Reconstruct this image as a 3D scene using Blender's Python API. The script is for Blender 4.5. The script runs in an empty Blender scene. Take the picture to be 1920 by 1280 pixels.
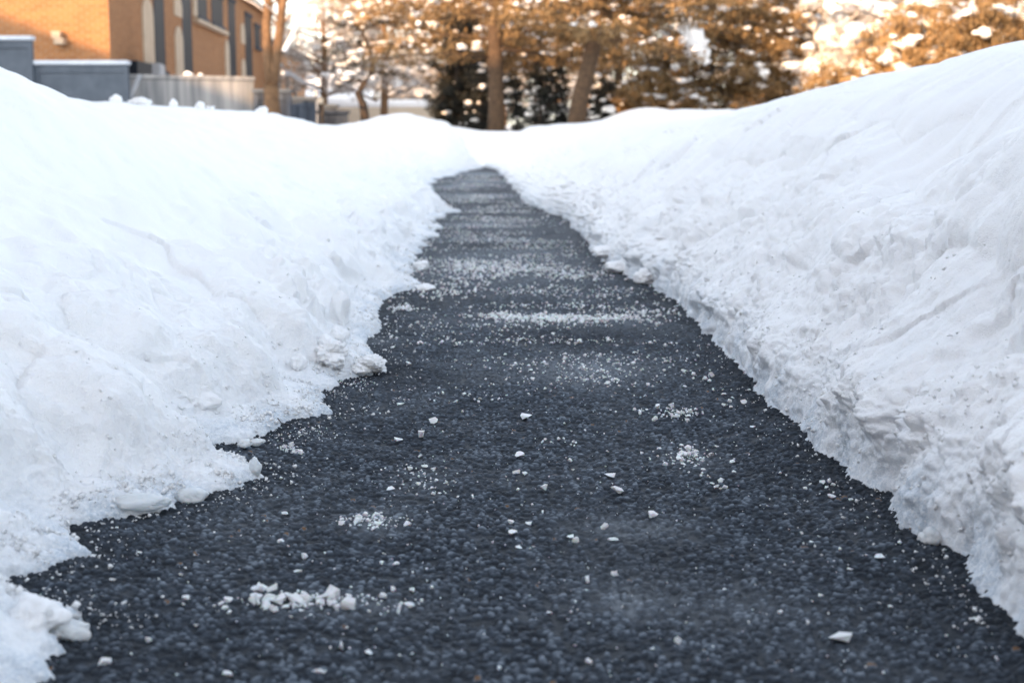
import bpy, bmesh, math, random
import numpy as np
from mathutils import Vector
R = math.radians
SC = bpy.context.scene
COL = SC.collection

# ------------------------------------------------------------------ camera
CAM_H, F, PITCH = 0.45, 2666.7, math.atan(390 / 2666.7)
cd = bpy.data.cameras.new('camera'); cam = bpy.data.objects.new('camera', cd); COL.objects.link(cam)
cam.location = (0, 0, CAM_H); cam.rotation_euler = (math.pi / 2 - PITCH, 0, 0)
cd.lens = 50; cd.sensor_width = 36; cd.clip_start = 0.05; cd.clip_end = 2000
cd.dof.use_dof = True; cd.dof.focus_distance = 2.15; cd.dof.aperture_fstop = 7.0; cd.dof.aperture_blades = 0
SC.camera = cam

# ------------------------------------------------------------------ world, sun, exposure
SUN_EL = 14.0
SV = Vector((0.507, 0.862))                 # the way the sunlight travels over the ground
TAN = math.tan(R(SUN_EL))
W = bpy.data.worlds.new('World'); SC.world = W; W.use_nodes = True
nt = W.node_tree; nt.nodes.clear()
sky = nt.nodes.new('ShaderNodeTexSky'); sky.sky_type = 'NISHITA'; sky.sun_disc = False
sky.sun_elevation = R(SUN_EL); sky.sun_rotation = math.atan2(-SV.x, -SV.y)
sky.air_density = 1.0; sky.dust_density = 1.5; sky.ozone_density = 1.0
hs = nt.nodes.new('ShaderNodeHueSaturation'); hs.inputs['Saturation'].default_value = 0.46
bg = nt.nodes.new('ShaderNodeBackground'); bg.inputs['Strength'].default_value = 0.15
wo = nt.nodes.new('ShaderNodeOutputWorld')
nt.links.new(sky.outputs[0], hs.inputs['Color']); nt.links.new(hs.outputs[0], bg.inputs['Color']); nt.links.new(bg.outputs[0], wo.inputs['Surface'])
sl = bpy.data.lights.new('sun', 'SUN'); sl.energy = 2.4; sl.angle = R(0.5); sl.color = (1.0, 0.60, 0.29)
sun = bpy.data.objects.new('sun', sl); COL.objects.link(sun)
sun.rotation_euler = Vector((SV.x, SV.y, -TAN)).to_track_quat('-Z', 'Y').to_euler(); sun.location = (-20, -30, 20)
SC.view_settings.view_transform = 'Standard'; SC.view_settings.look = 'None'; SC.view_settings.gamma = 1
SC.view_settings.exposure = 2.03
SC.render.engine = 'CYCLES'
SC.cycles.use_denoising = True; SC.cycles.max_bounces = 8; SC.cycles.diffuse_bounces = 6

# ------------------------------------------------------------------ helpers
def ray(px, py):
    a, b = (px - 960) / F, (640 - py) / F
    return Vector((a, math.cos(PITCH) + b * math.sin(PITCH), -math.sin(PITCH) + b * math.cos(PITCH)))
def at(px, py, Y):
    d = ray(px, py); return Vector((0, 0, CAM_H)) + d * (Y / d.y)
def G(px, py, z=0.0):
    d = ray(px, py); return Vector((0, 0, CAM_H)) + d * ((z - CAM_H) / d.z)

_r = np.random.RandomState(7); _perm = _r.permutation(256); _perm = np.concatenate([_perm, _perm, _perm])
_g = _r.normal(size=(256, 3)); _g /= np.linalg.norm(_g, axis=1)[:, None]
def perlin(x, y, z):
    x, y, z = np.broadcast_arrays(x, y, z)
    xi, yi, zi = np.floor(x).astype(int), np.floor(y).astype(int), np.floor(z).astype(int)
    xf, yf, zf = x - xi, y - yi, z - zi
    u, v, w = [t * t * t * (t * (t * 6 - 15) + 10) for t in (xf, yf, zf)]
    def gr(a, b, c):
        g = _g[_perm[_perm[_perm[(xi + a) & 255] + ((yi + b) & 255)] + ((zi + c) & 255)]]
        return g[..., 0] * (xf - a) + g[..., 1] * (yf - b) + g[..., 2] * (zf - c)
    x00 = gr(0, 0, 0) * (1 - u) + gr(1, 0, 0) * u; x10 = gr(0, 1, 0) * (1 - u) + gr(1, 1, 0) * u
    x01 = gr(0, 0, 1) * (1 - u) + gr(1, 0, 1) * u; x11 = gr(0, 1, 1) * (1 - u) + gr(1, 1, 1) * u
    return 1.5 * ((x00 * (1 - v) + x10 * v) * (1 - w) + (x01 * (1 - v) + x11 * v) * w)
def sstep(a, b, x):
    t = np.clip((x - a) / (b - a), 0, 1); return t * t * (3 - 2 * t)
def cells(x, y, jit=0.9):
    """cellular noise: distance to nearest point and to the second, and a random number per cell"""
    xi, yi = np.floor(x).astype(int), np.floor(y).astype(int)
    b1 = np.full(x.shape, 9.0); b2 = b1.copy(); idv = np.zeros(x.shape)
    for a in (-1, 0, 1):
        for b in (-1, 0, 1):
            h = _perm[_perm[(xi + a) & 255] + ((yi + b) & 255)]
            h2 = _perm[h + 37]; h3 = _perm[h2 + 91]
            h = _perm[_perm[((xi + a) >> 8) + h & 255] + ((yi + b) >> 8 & 255)]
            h2 = _perm[h + 37]; h3 = _perm[h2 + 91]
            dx = xi + a + .5 + jit * (h / 255 - .5) - x; dy = yi + b + .5 + jit * (h2 / 255 - .5) - y
            d = np.sqrt(dx * dx + dy * dy)
            m = d < b1
            b2 = np.where(m, b1, np.minimum(b2, d)); idv = np.where(m, h3 / 255, idv); b1 = np.where(m, d, b1)
    return b1, b2, idv

def link(name, me, mat=None, parent=None, smooth=False):
    o = bpy.data.objects.new(name, me); COL.objects.link(o)
    if mat is not None and not me.materials: me.materials.append(mat)
    if parent is not None: o.parent = parent
    if smooth: me.shade_smooth()
    return o
def tag(o, label, cat, group=None, kind=None):
    if label: o['label'] = label
    if cat: o['category'] = cat
    if group: o['group'] = group
    if kind: o['kind'] = kind
    return o
def struct(o): o['kind'] = 'structure'; return o
def empty(name, loc, label, cat, group=None, rz=0):
    o = bpy.data.objects.new(name, None); COL.objects.link(o); o.location = loc; o.rotation_euler.z = rz
    o.empty_display_size = .2
    return tag(o, label, cat, group)
def np_mesh(name, V, Q):
    """V (n,3), Q (m,k) polygons of k corners"""
    me = bpy.data.meshes.new(name); V = np.asarray(V, dtype=np.float32); Q = np.asarray(Q, dtype=np.int32)
    k = Q.shape[1]
    me.vertices.add(len(V)); me.vertices.foreach_set('co', V.ravel())
    me.loops.add(Q.size); me.loops.foreach_set('vertex_index', Q.ravel())
    me.polygons.add(len(Q)); me.polygons.foreach_set('loop_start', np.arange(0, Q.size, k, dtype=np.int32))
    me.update(calc_edges=True); me.validate()
    return me
def grid_faces(nr, nc, flip=False):
    i = np.arange(nr - 1)[:, None] * nc + np.arange(nc - 1)[None, :]
    q = np.stack([i, i + 1, i + nc + 1, i + nc], -1).reshape(-1, 4)
    return q[:, ::-1] if flip else q
def grid_mesh(name, X, Y, Z, flip=False):
    return np_mesh(name, np.stack([X, Y, Z], -1).reshape(-1, 3), grid_faces(*X.shape, flip))
def grid_normals(P, sign=1):
    du = np.gradient(P, axis=1); dv = np.gradient(P, axis=0)
    n = np.cross(du, dv) * sign; n /= np.linalg.norm(n, axis=-1, keepdims=True) + 1e-12
    return n

class MB:
    """collects boxes, tubes and polygons and links them as one mesh"""
    def __init__(s): s.v = []; s.f = []
    def box(s, x0, x1, y0, y1, z0, z1, T=None):
        b = len(s.v)
        for z in (z0, z1):
            for (x, y) in ((x0, y0), (x1, y0), (x1, y1), (x0, y1)):
                p = Vector((x, y, z)); s.v.append(T(p) if T else p)
        s.f += [[b + k for k in q] for q in ((0, 3, 2, 1), (4, 5, 6, 7), (0, 1, 5, 4), (1, 2, 6, 5), (2, 3, 7, 6), (3, 0, 4, 7))]
        return s
    def prism(s, pts, y0, y1, T=None):
        """outline of (x,z) pushed from y0 to y1"""
        b = len(s.v); n = len(pts)
        for y in (y0, y1):
            for (x, z) in pts: p = Vector((x, y, z)); s.v.append(T(p) if T else p)
        s.f.append([b + k for k in range(n)]); s.f.append([b + n + k for k in range(n)][::-1])
        for k in range(n): s.f.append([b + k, b + n + k, b + n + (k + 1) % n, b + (k + 1) % n])
        return s
    def tube(s, pts, rad, n=8, rng=None, rough=0):
        pts = [Vector(p) for p in pts]; b = len(s.v)
        if not hasattr(rad, '__len__'): rad = [rad] * len(pts)
        up = Vector((0.3, 0.2, 1))
        for i, p in enumerate(pts):
            t = (pts[min(i + 1, len(pts) - 1)] - pts[max(i - 1, 0)]).normalized()
            a = t.cross(up if abs(t.dot(up.normalized())) < .97 else Vector((1, 0, 0))).normalized(); c = t.cross(a)
            for k in range(n):
                th = 2 * math.pi * k / n; rr = rad[i] * (1 + (rng.uniform(-rough, rough) if rng else 0))
                s.v.append(p + (a * math.cos(th) + c * math.sin(th)) * rr)
        for i in range(len(pts) - 1):
            for k in range(n):
                k2 = (k + 1) % n; s.f.append([b + i * n + k, b + i * n + k2, b + (i + 1) * n + k2, b + (i + 1) * n + k])
        s.f.append([b + k for k in range(n)][::-1]); s.f.append([b + (len(pts) - 1) * n + k for k in range(n)])
        return s
    def build(s, name, mat, parent=None, smooth=False, bevel=0):
        me = bpy.data.meshes.new(name); me.from_pydata([tuple(v) for v in s.v], [], s.f)
        bm = bmesh.new(); bm.from_mesh(me); bmesh.ops.recalc_face_normals(bm, faces=bm.faces)
        if bevel: bmesh.ops.bevel(bm, geom=bm.edges[:], offset=bevel, segments=2, affect='EDGES')
        bm.to_mesh(me); bm.free()
        return link(name, me, mat, parent, smooth)

# ------------------------------------------------------------------ materials
class Mat:
    def __init__(s, name, rough=.7, spec=.3):
        s.m = bpy.data.materials.new(name); s.m.use_nodes = True; s.nt = s.m.node_tree
        s.b = s.nt.nodes['Principled BSDF']; s.b.inputs['Roughness'].default_value = rough; s.b.inputs['Specular IOR Level'].default_value = spec
        s.tc = s.n('ShaderNodeTexCoord')
    def n(s, t, **kw):
        x = s.nt.nodes.new(t)
        for k, v in kw.items():
            if k in x.inputs.keys(): x.inputs[k].default_value = v
            else: setattr(x, k, v)
        return x
    def l(s, a, b): s.nt.links.new(a, b)
    def noise(s, scale, detail=4, rough=.6, coord='Object'):
        t = s.n('ShaderNodeTexNoise'); t.inputs['Scale'].default_value = scale; t.inputs['Detail'].default_value = detail; t.inputs['Roughness'].default_value = rough
        s.l(s.tc.outputs[coord], t.inputs['Vector']); return t
    def ramp(s, src, stops):
        r = s.n('ShaderNodeValToRGB'); el = r.color_ramp.elements
        while len(el) < len(stops): el.new(.5)
        for e, (p, c) in zip(el, stops): e.position = p; e.color = (*c, 1) if len(c) == 3 else c
        s.l(src, r.inputs[0]); return r
    def bump(s, src, dist, strength=1, prev=None):
        b = s.n('ShaderNodeBump'); b.inputs['Distance'].default_value = dist; b.inputs['Strength'].default_value = strength
        s.l(src, b.inputs['Height'])
        if prev: s.l(prev.outputs[0], b.inputs['Normal'])
        s.l(b.outputs[0], s.b.inputs['Normal']); return b
    def col(s, c):
        if hasattr(c, 'links'): s.l(c, s.b.inputs['Base Color'])
        else: s.b.inputs['Base Color'].default_value = (*c, 1)
        return s
def vary(name, c1, c2, scale, rough=.8, bump=0, bscale=None, spec=.3):
    m = Mat(name, rough, spec); t = m.noise(scale, 5)
    m.col(m.ramp(t.outputs['Fac'], [(.35, c1), (.65, c2)]).outputs[0])
    if bump: m.bump(m.noise(bscale or scale * 3, 4).outputs['Fac'], bump)
    return m.m

def snow_mat(name, sss=.3, grain=.0015):
    m = Mat(name, .55, .25)
    t = m.noise(3.0, 3); c0 = m.ramp(t.outputs['Fac'], [(.3, (.925, .93, .938)), (.7, (.95, .95, .948))])
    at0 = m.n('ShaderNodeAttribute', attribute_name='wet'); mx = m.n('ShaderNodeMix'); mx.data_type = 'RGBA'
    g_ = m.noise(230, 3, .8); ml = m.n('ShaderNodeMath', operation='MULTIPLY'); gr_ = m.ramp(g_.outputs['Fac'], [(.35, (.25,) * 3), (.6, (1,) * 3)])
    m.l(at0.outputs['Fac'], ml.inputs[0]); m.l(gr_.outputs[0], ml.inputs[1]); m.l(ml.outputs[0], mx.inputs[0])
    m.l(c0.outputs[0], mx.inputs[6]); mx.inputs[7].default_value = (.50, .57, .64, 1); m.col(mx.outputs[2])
    m.b.inputs['Subsurface Weight'].default_value = sss; m.b.inputs['Subsurface Radius'].default_value = (.9, 1.0, 1.15)
    m.b.inputs['Subsurface Scale'].default_value = .006
    b = m.bump(m.noise(70, 5, .75).outputs['Fac'], .006, .7)
    m.bump(m.noise(420, 3, .8).outputs['Fac'], grain, .8, b)
    return m.m
SNOW = snow_mat('snow')
m = Mat('far_snow', .7, .2); m.col((.93, .92, .915)); m.bump(m.noise(6, 4).outputs['Fac'], .03, .5); FSNOW = m.m
# icy slush
m = Mat('icy_snow', .3, .5); m.col((.82, .87, .90)); m.b.inputs['Subsurface Weight'].default_value = .7; m.b.inputs['Subsurface Radius'].default_value = (.8, 1, 1.2)
m.b.inputs['Subsurface Scale'].default_value = .02; m.b.inputs['Transmission Weight'].default_value = .25
m.bump(m.noise(150, 4, .7).outputs['Fac'], .002, .8); ICE = m.m
m = Mat('salt', .3, .5); m.col((.94, .955, .965)); m.b.inputs['Transmission Weight'].default_value = .12; m.b.inputs['IOR'].default_value = 1.4
m.b.inputs['Subsurface Weight'].default_value = .3; m.b.inputs['Subsurface Scale'].default_value = .004
m.bump(m.noise(500, 3).outputs['Fac'], .0008, .6); SALT = m.m
# asphalt
m = Mat('asphalt', .68, .32)
at_ = m.n('ShaderNodeAttribute', attribute_name='stone')
base = m.ramp(at_.outputs['Fac'], [(0, (.005, .0075, .011)), (.35, (.017, .0235, .033)), (.7, (.056, .072, .095)), (.96, (.17, .205, .245)), (.985, (.16, .075, .03)), (1, (.16, .09, .045))])
hz = m.n('ShaderNodeAttribute', attribute_name='residue')
mx = m.n('ShaderNodeMix'); mx.data_type = 'RGBA'
m.l(hz.outputs['Fac'], mx.inputs[0]); m.l(base.outputs[0], mx.inputs[6]); mx.inputs[7].default_value = (.34, .38, .42, 1)
m.col(mx.outputs[2])
rr = m.ramp(m.noise(9, 4).outputs['Fac'], [(.35, (.6,) * 3), (.7, (.85,) * 3)]); m.l(rr.outputs[0], m.b.inputs['Roughness'])
m.bump(m.noise(700, 4, .7).outputs['Fac'], .0012, .8); ASPH = m.m

# ------------------------------------------------------------------ path edges traced in the photograph, laid on the ground
LEFT_PX = [(-420, 1600), (-150, 1400), (40, 1300), (95, 1240), (130, 1222), (85, 1195), (130, 1185), (150, 1160), (60, 1130), (0, 1112), (-70, 1100), (0, 1083), (90, 1068), (172, 1042), (146, 1015), (130, 988),
           (220, 974), (322, 960), (325, 940), (385, 932), (440, 914), (488, 888), (465, 868), (395, 860), (352, 848), (380, 838),
           (450, 826), (540, 792), (618, 774), (600, 752), (602, 735), (640, 712), (720, 694), (712, 676), (690, 660), (684, 640),
           (702, 622), (710, 604), (700, 588), (722, 560), (768, 544), (776, 520), (768, 498), (766, 470), (795, 450), (812, 420),
           (842, 400), (818, 378), (798, 360), (806, 345), (835, 330), (860, 322), (905, 315)]
RIGHT_PX = [(2400, 1600), (2080, 1330), (1960, 1230), (1920, 1186), (1860, 1140), (1842, 1110), (1800, 1040), (1700, 985), (1668, 950), (1660, 925), (1600, 905), (1578, 880),
            (1530, 835), (1500, 790), (1440, 752), (1405, 715), (1385, 680), (1320, 615), (1270, 565), (1240, 545), (1192, 522), (1150, 505),
            (1112, 470), (1095, 440), (1065, 415), (1020, 395), (990, 375), (972, 355), (955, 335), (940, 322), (925, 315)]
def edge(px):
    P = np.array([tuple(G(*p))[:2] for p in px]); P = P[np.argsort(P[:, 1])]
    ys = np.concatenate([[-4], P[:, 1], [19.5, 26]]); xs = np.concatenate([[P[0, 0]], P[:, 0], [-.42, -.42]])
    return ys, xs
LY, LX = edge(LEFT_PX); RY, RX = edge(RIGHT_PX)
LX[0], RX[0] = -.42, .48
def rows(y0, y1, c):
    """stations along the path: even steps in the picture, coarser behind the camera"""
    a = np.arange(-3.5, .75, .03); out = [y0 + .0]; y = .75; L = list(a)
    while y < y1: L.append(y); y += c * max(y * y / 4, .22)
    return np.array(L)

def lumps(X, Y, Z, s, k=0.0):
    """rounded snow clods with creases between them at scale s metres, about 0..1"""
    wx = X + s * .35 * perlin(X / s * 1.3, Y / s * 1.3, Z / s + k); wy = Y + s * .35 * perlin(X / s * 1.3 + 5, Y / s * 1.3, Z / s + k)
    a, b_, i_ = cells(wx / s + k * 13.7, wy / s + k * 5.1)
    return np.clip(1 - a * a * 1.5, 0, 1) * (.35 + .65 * i_)
def blur2(A, n):
    for ax in (0, 1):
        c = np.cumsum(np.concatenate([np.repeat(np.take(A, [0], ax), n + 1, ax), A, np.repeat(np.take(A, [-1], ax), n, ax)], ax), ax)
        m_ = A.shape[ax]; A = (np.take(c, np.arange(2 * n + 1, 2 * n + 1 + m_), ax) - np.take(c, np.arange(0, m_), ax)) / (2 * n + 1)
    return A

# left bank ----------------------------------------------------------------
ys = rows(-3.5, 27, .0033)
dd = np.concatenate([np.linspace(-.02, .10, 50), np.linspace(.104, .6, 125)[0:], np.linspace(.61, 1.6, 90), np.geomspace(1.63, 14, 45)])
Yg, Dg = np.meshgrid(ys, dd, indexing='ij')
ex = np.interp(ys, LY, LX)
ex = ex + .014 * perlin(ys / .05, 3.3, 0) + .008 * perlin(ys / .018, 9.3, 0) + .09 * sstep(2.8, 5, ys) * perlin(ys / .22, 5.3, 0) + .05 * sstep(3.5, 6, ys) * perlin(ys / .10, 6.3, 0) + .12 * sstep(7, 14, ys) * perlin(ys / .5, 36.3, 0)
# the edge's wiggle fades up the slope: farther in, the bank follows a smoothed edge
def smooth(v, w):
    k = np.convolve(v, np.ones(w) / w, 'same'); n = np.convolve(np.ones_like(v), np.ones(w) / w, 'same'); return k / n
fine = np.interp(ys, LY, LX); yy = np.arange(-4, 27, .01); sm = smooth(np.interp(yy, LY, LX), 61); exs = np.interp(ys, yy, sm)
fade = sstep(.0, .45, Dg)
Xg = -(Dg) + ex[:, None] * (1 - fade) + exs[:, None] * fade
KD = [-.02, 0, .008, .04, .075, .10, .135, .2, .35, .5, .8, 1.1, 1.6, 2.4, 5, 14]
KZ = [-.03, .0, .010, .019, .030, .062, .098, .145, .235, .325, .455, .54, .585, .585, .55, .5]
Dw = Dg + (.045 * perlin(Xg / .13, Yg / .16, 40) + .02 * perlin(Xg / .05, Yg / .06, 43)) * sstep(.01, .07, Dg)
Zg = np.interp(np.where(Dg > 0, np.maximum(Dw, .003), Dg), KD, KZ)
Zg += .15 * np.exp(-((Xg + 1.47) / .58) ** 4 - ((Yg - 3.3) / .75) ** 2)
hl = np.interp(ys, [-4, 1, 3, 6, 9, 12, 15, 18, 21, 27], [1.0, 1.0, .98, .98, 1.05, 1.0, .93, .80, .75, .7])[:, None]
Zg = np.where(Zg > 0, Zg * hl, Zg)
# mounds near the path's end
Zg += .34 * np.exp(-((Xg + 1.4) / 1.0) ** 2 - ((Yg - 20.5) / 1.6) ** 2) * sstep(.1, .5, Dg)
Zg += sstep(13, 17, Yg) * sstep(.1, .5, Dg) * .16 * perlin(Xg / 1.1, Yg / 1.6, 77)
P = np.stack([Xg, Yg, Zg], -1)
amp = sstep(0, .04, Dg)
N = blur2(grid_normals(P, -1), 6)
n1 = perlin(Xg / .55, Yg / .75, 1.1) * .055 * sstep(.05, .5, Dg) + perlin(Xg / .18, Yg / .25, 12) * .012 * sstep(.1, .5, Dg)
n2 = (lumps(Xg, Yg, Zg, .17) - .4) * .055 * sstep(.04, .16, Dg) * (1 - .97 * sstep(.2, .6, Dg))
n2 += perlin(Xg / .08, Yg / .10, Zg / .08 + 3) * .018 * sstep(.04, .14, Dg) * (1 - .85 * sstep(.3, .7, Dg))
mask = sstep(-.15, .35, perlin(Xg / .25, Yg / .3, 5.5))
n3 = (lumps(Xg, Yg, Zg, .060, 3.7) - .35) * .030 * sstep(.03, .1, Dg) * (1 - .93 * sstep(.22, .5, Dg)) * (.25 + mask)
n4 = (lumps(Xg, Yg, Zg, .022, 1.7) - .35) * .013 * sstep(.0, .02, Dg) * (1 - .95 * sstep(.15, .42, Dg)) * (.35 + mask)
n5 = perlin(Xg / .008, Yg / .008, Zg / .008) * .0046 * (1 - .85 * sstep(.1, .5, Dg))
P = P + N * ((n1 + n2 + n3 + n4) * amp + n5)[..., None]
P[..., 2] = np.where(Dg < -.012, -.04, P[..., 2])
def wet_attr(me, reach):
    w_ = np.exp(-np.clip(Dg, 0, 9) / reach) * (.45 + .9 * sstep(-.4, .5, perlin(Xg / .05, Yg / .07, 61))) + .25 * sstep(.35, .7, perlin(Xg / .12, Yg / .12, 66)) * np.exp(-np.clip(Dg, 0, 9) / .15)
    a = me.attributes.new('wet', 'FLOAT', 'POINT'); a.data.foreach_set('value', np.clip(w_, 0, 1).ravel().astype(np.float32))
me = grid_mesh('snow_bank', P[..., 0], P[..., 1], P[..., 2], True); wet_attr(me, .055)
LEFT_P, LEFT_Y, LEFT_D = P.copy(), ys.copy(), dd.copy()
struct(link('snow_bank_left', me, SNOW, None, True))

# right bank ---------------------------------------------------------------
ys = rows(-3.5, 27, .0033)
dd = np.concatenate([np.linspace(-.02, .05, 60), np.linspace(.0525, .75, 210), np.linspace(.76, 1.6, 60), np.geomspace(1.65, 14, 45)])
Yg, Dg = np.meshgrid(ys, dd, indexing='ij')
ex = np.interp(ys, RY, RX); exf = .010 * perlin(ys / .055, 13.3, 0) * (1 + .25 * np.clip(ys - 2, 0, 8)) + .10 * sstep(5, 11, ys) * perlin(ys / .45, 23.3, 0)
yy = np.arange(-4, 27, .01); exs = np.interp(ys, yy, smooth(np.interp(yy, RY, RX), 61))
fade = sstep(.0, .4, Dg)
Xg = Dg + ex[:, None] * (1 - fade) + exs[:, None] * fade + exf[:, None] * (1 - sstep(.0, .055, Dg))
KD = [-.02, 0, .006, .02, .05, .1, .2, .35, .5, .7, .95, 1.5, 5, 14]
KZ = [-.03, 0, .028, .066, .11, .168, .275, .40, .48, .545, .58, .61, .6, .5]
Zg = np.interp(Dg, KD, KZ)
hl = np.interp(ys, [-4, 1, 2, 3, 4.5, 6, 8, 11, 15, 18, 21, 27], [1.08, 1.08, 1.08, 1.07, 1.10, 1.02, .95, .92, .9, .88, .9, .8])[:, None]
lo = np.interp(ys, [-4, 5, 9, 15, 20, 27], [1, 1, .9, .6, .5, .5])[:, None]
Zg = np.where(Zg > 0, Zg * (hl * sstep(.1, .5, Dg) + lo * (1 - sstep(.1, .5, Dg))), Zg)
Zg += .07 * np.exp(-((Xg - 1.65) / .7) ** 2 - ((Yg - 3.2) / 1.3) ** 2)
Zg -= .12 * np.exp(-((Xg - .86) / .14) ** 2 - ((Yg - 2.85) / .30) ** 2)          # hollow in the face
Zg += .07 * np.exp(-((Xg - .78) / .16) ** 2 - ((Yg - 1.95) / .28) ** 2)          # the near shoulder in front of it
Zg += .22 * np.exp(-((Xg - 2.9) / 1.3) ** 2 - ((Yg - 21) / 2.5) ** 2) * sstep(.3, 1.2, Dg)
Zg += sstep(12, 16, Yg) * sstep(.2, .7, Dg) * .14 * perlin(Xg / 1.1, Yg / 1.6, 79)
kf = (.25 + .55 * sstep(-.35, .4, perlin(Yg / .2, Zg / .2, 51))) * (1 - sstep(.06, .2, Dg)) * (1 + .2 * np.clip(Yg - 2, 0, 8))
Xg = Xg + kf * (.016 * perlin(Yg / .06, Zg / .05, 13.5) + .016 * np.abs(perlin(Yg / .024, Zg / .024, 19.5)) + .009 * perlin(Yg / .011, Zg / .011, 11.5) - .004)
P = np.stack([Xg, Yg, Zg], -1); N = blur2(grid_normals(P, 1), 6)
S_ = Dg + Zg
n1 = perlin(Xg / .5 + 7, Yg / .6, 4.1) * .045 * sstep(.05, .5, Dg)
n2 = (lumps(S_, Yg, Zg, .24, 9) - .4) * .044 * sstep(.01, .1, Dg) * (1 - .95 * sstep(.3, .7, Dg))
fl = perlin(Yg / .06, Xg / .35 + Zg / .3, 2.2) * .012 * sstep(.05, .14, Dg) * (1 - .8 * sstep(.5, .9, Dg))   # flutes down the face
mask = sstep(-.2, .35, perlin(Xg / .22, Yg / .25, 15.5))
n3 = (lumps(S_, Yg, Zg, .055, 5.7) - .35) * .016 * (1 - .9 * sstep(.12, .45, Dg)) * (.3 + mask)
n4 = (lumps(S_, Yg, Zg, .020, 6.7) - .35) * .007 * (1 - .92 * sstep(.1, .4, Dg)) * (.35 + mask)
n5 = perlin(Xg / .008, Yg / .008, Zg / .008) * .0036 * (1 - .9 * sstep(.08, .35, Dg))
P = P + N * (n1 + n2 + fl + (n3 + n4) * sstep(-.005, .02, Dg) + n5)[..., None]
# overhanging lips: the face leans out over the asphalt above a scooped foot
Zc = P[..., 2]
lip = np.zeros_like(Yg); Yn = Yg + .05 * perlin(Xg / .09, Yg / .09, Zc / .06)
Zc = Zc + .03 * perlin(Xg / .07 + 9, Yg / .07, Zc / .07)
for (y0, w, a, zc, zw) in ((1.84, .17, .042, .125, .05), (1.38, .12, .05, .14, .05), (2.18, .10, .015, .12, .035), (2.55, .12, .02, .09, .03), (3.3, .2, .02, .08, .03), (4.4, .3, .025, .08, .03), (5.6, .3, .02, .08, .03)):
    g = np.exp(-((Yn - y0) / w) ** 4)
    lip += g * a * np.exp(-((Zc - zc) / zw) ** 2) - g * a * .35 * np.exp(-((Zc - .03) / .045) ** 2)
P[..., 0] -= lip * (1 - sstep(.25, .5, Dg))
P[..., 2] = np.where(Dg < -.012, -.04, P[..., 2])
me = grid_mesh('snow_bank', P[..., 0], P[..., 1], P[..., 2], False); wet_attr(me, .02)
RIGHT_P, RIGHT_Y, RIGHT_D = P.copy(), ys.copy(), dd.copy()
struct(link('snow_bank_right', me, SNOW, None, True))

# snow field to the horizon --------------------------------------------------
def field_z(x, y):
    z = .5 + .10 * perlin(x / 5, y / 5, 3) + .03 * perlin(x / 1.3, y / 1.3, 8) + .5 * sstep(40, 120, y)
    z = z + .38 * np.exp(-((x - 2.3) / 1.1) ** 2 - ((y - 24.5) / 1.2) ** 2) + .30 * np.exp(-((x - 3.4) / 2.0) ** 2 - ((y - 30) / 3) ** 2) + .15 * np.exp(-((x + 1.6) / 1.2) ** 2 - ((y - 24) / 1.5) ** 2)
    z = z - .15 * np.exp(-((x - .4) / 1.1) ** 2 - ((y - 26) / 4) ** 2)
    near = (1 - sstep(18.2, 21.5, y)) * (1 - sstep(9, 12, np.abs(x)))
    return z * (1 - near) - .25 * near
fx = np.concatenate([-np.geomspace(600, 15, 30), np.linspace(-14, 14, 190), np.geomspace(15, 600, 30)])
fy = np.concatenate([np.linspace(-300, -5, 20), np.linspace(-4, 17, 20), np.linspace(17.3, 46, 240), np.geomspace(47, 900, 50)])
FX, FY = np.meshgrid(fx, fy)
struct(link('snow_field', grid_mesh('snow_field', FX, FY, field_z(FX, FY)), FSNOW, None, True))
def gz(x, y): return float(field_z(np.array([float(x)]), np.array([float(y)]))[0])

# asphalt path: real stones in the near part ----------------------------------
L = list(np.arange(-3.5, .9, .02)); y = .9
while y < 26: L.append(y); y += .0019 * max((y / 2) ** 2, .8)
ys = np.array(L); xs = np.linspace(-1, 1, 520)
half = np.interp(ys, [-4, 1, 2.5, 20, 26], [.75, .62, .68, .9, .9]); mid = np.interp(ys, [-4, 4, 10, 20, 26], [.04, .04, -.1, -.4, -.4])
Yg, Ug = np.meshgrid(ys, xs, indexing='ij'); Xg = Ug * half[:, None] + mid[:, None]
wx = Xg + .004 * perlin(Xg / .02, Yg / .02, 1); wy = Yg + .004 * perlin(Xg / .02, Yg / .02, 7)
c1, c2, idv = cells(wx / .0078, wy / .0078)
d1, d2, idw = cells(wx / .0042 + 50, wy / .0042 + 50)
big = sstep(.05, .35, c2 - c1); h = big * (.0015 + .0032 * idv) * (idv > .35); h2 = sstep(.02, .3, d2 - d1) * .0009 * (.3 + idw)
Zg = h + h2 * (1 - .5 * big) + .003 * perlin(Xg / .12, Yg / .12, 4) + .004 * perlin(Xg / .6, Yg / .6, 9) + .0012 * perlin(Xg / .015, Yg / .015, 2) - .004
stone = .14 + .22 * perlin(Xg / .03, Yg / .03, 6) + big * (idv ** 1.5) * .72 * (idv > .35) + .30 * idw
stone = np.clip(stone, 0, .95); stone = np.where((idv > .9962) & (big > .3), 1.0, stone)
eL = np.interp(ys, LY, LX)[:, None]; eR = np.interp(ys, RY, RX)[:, None]
damp = np.exp(-np.clip(np.minimum(Xg - eL, eR - Xg), 0, 9) / .045) + .5 * sstep(.1, .5, perlin(Xg / .3, Yg / .5, 88)); stone = np.where(stone < 1, stone * (1 - .45 * np.clip(damp, 0, 1)), 1)
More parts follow.
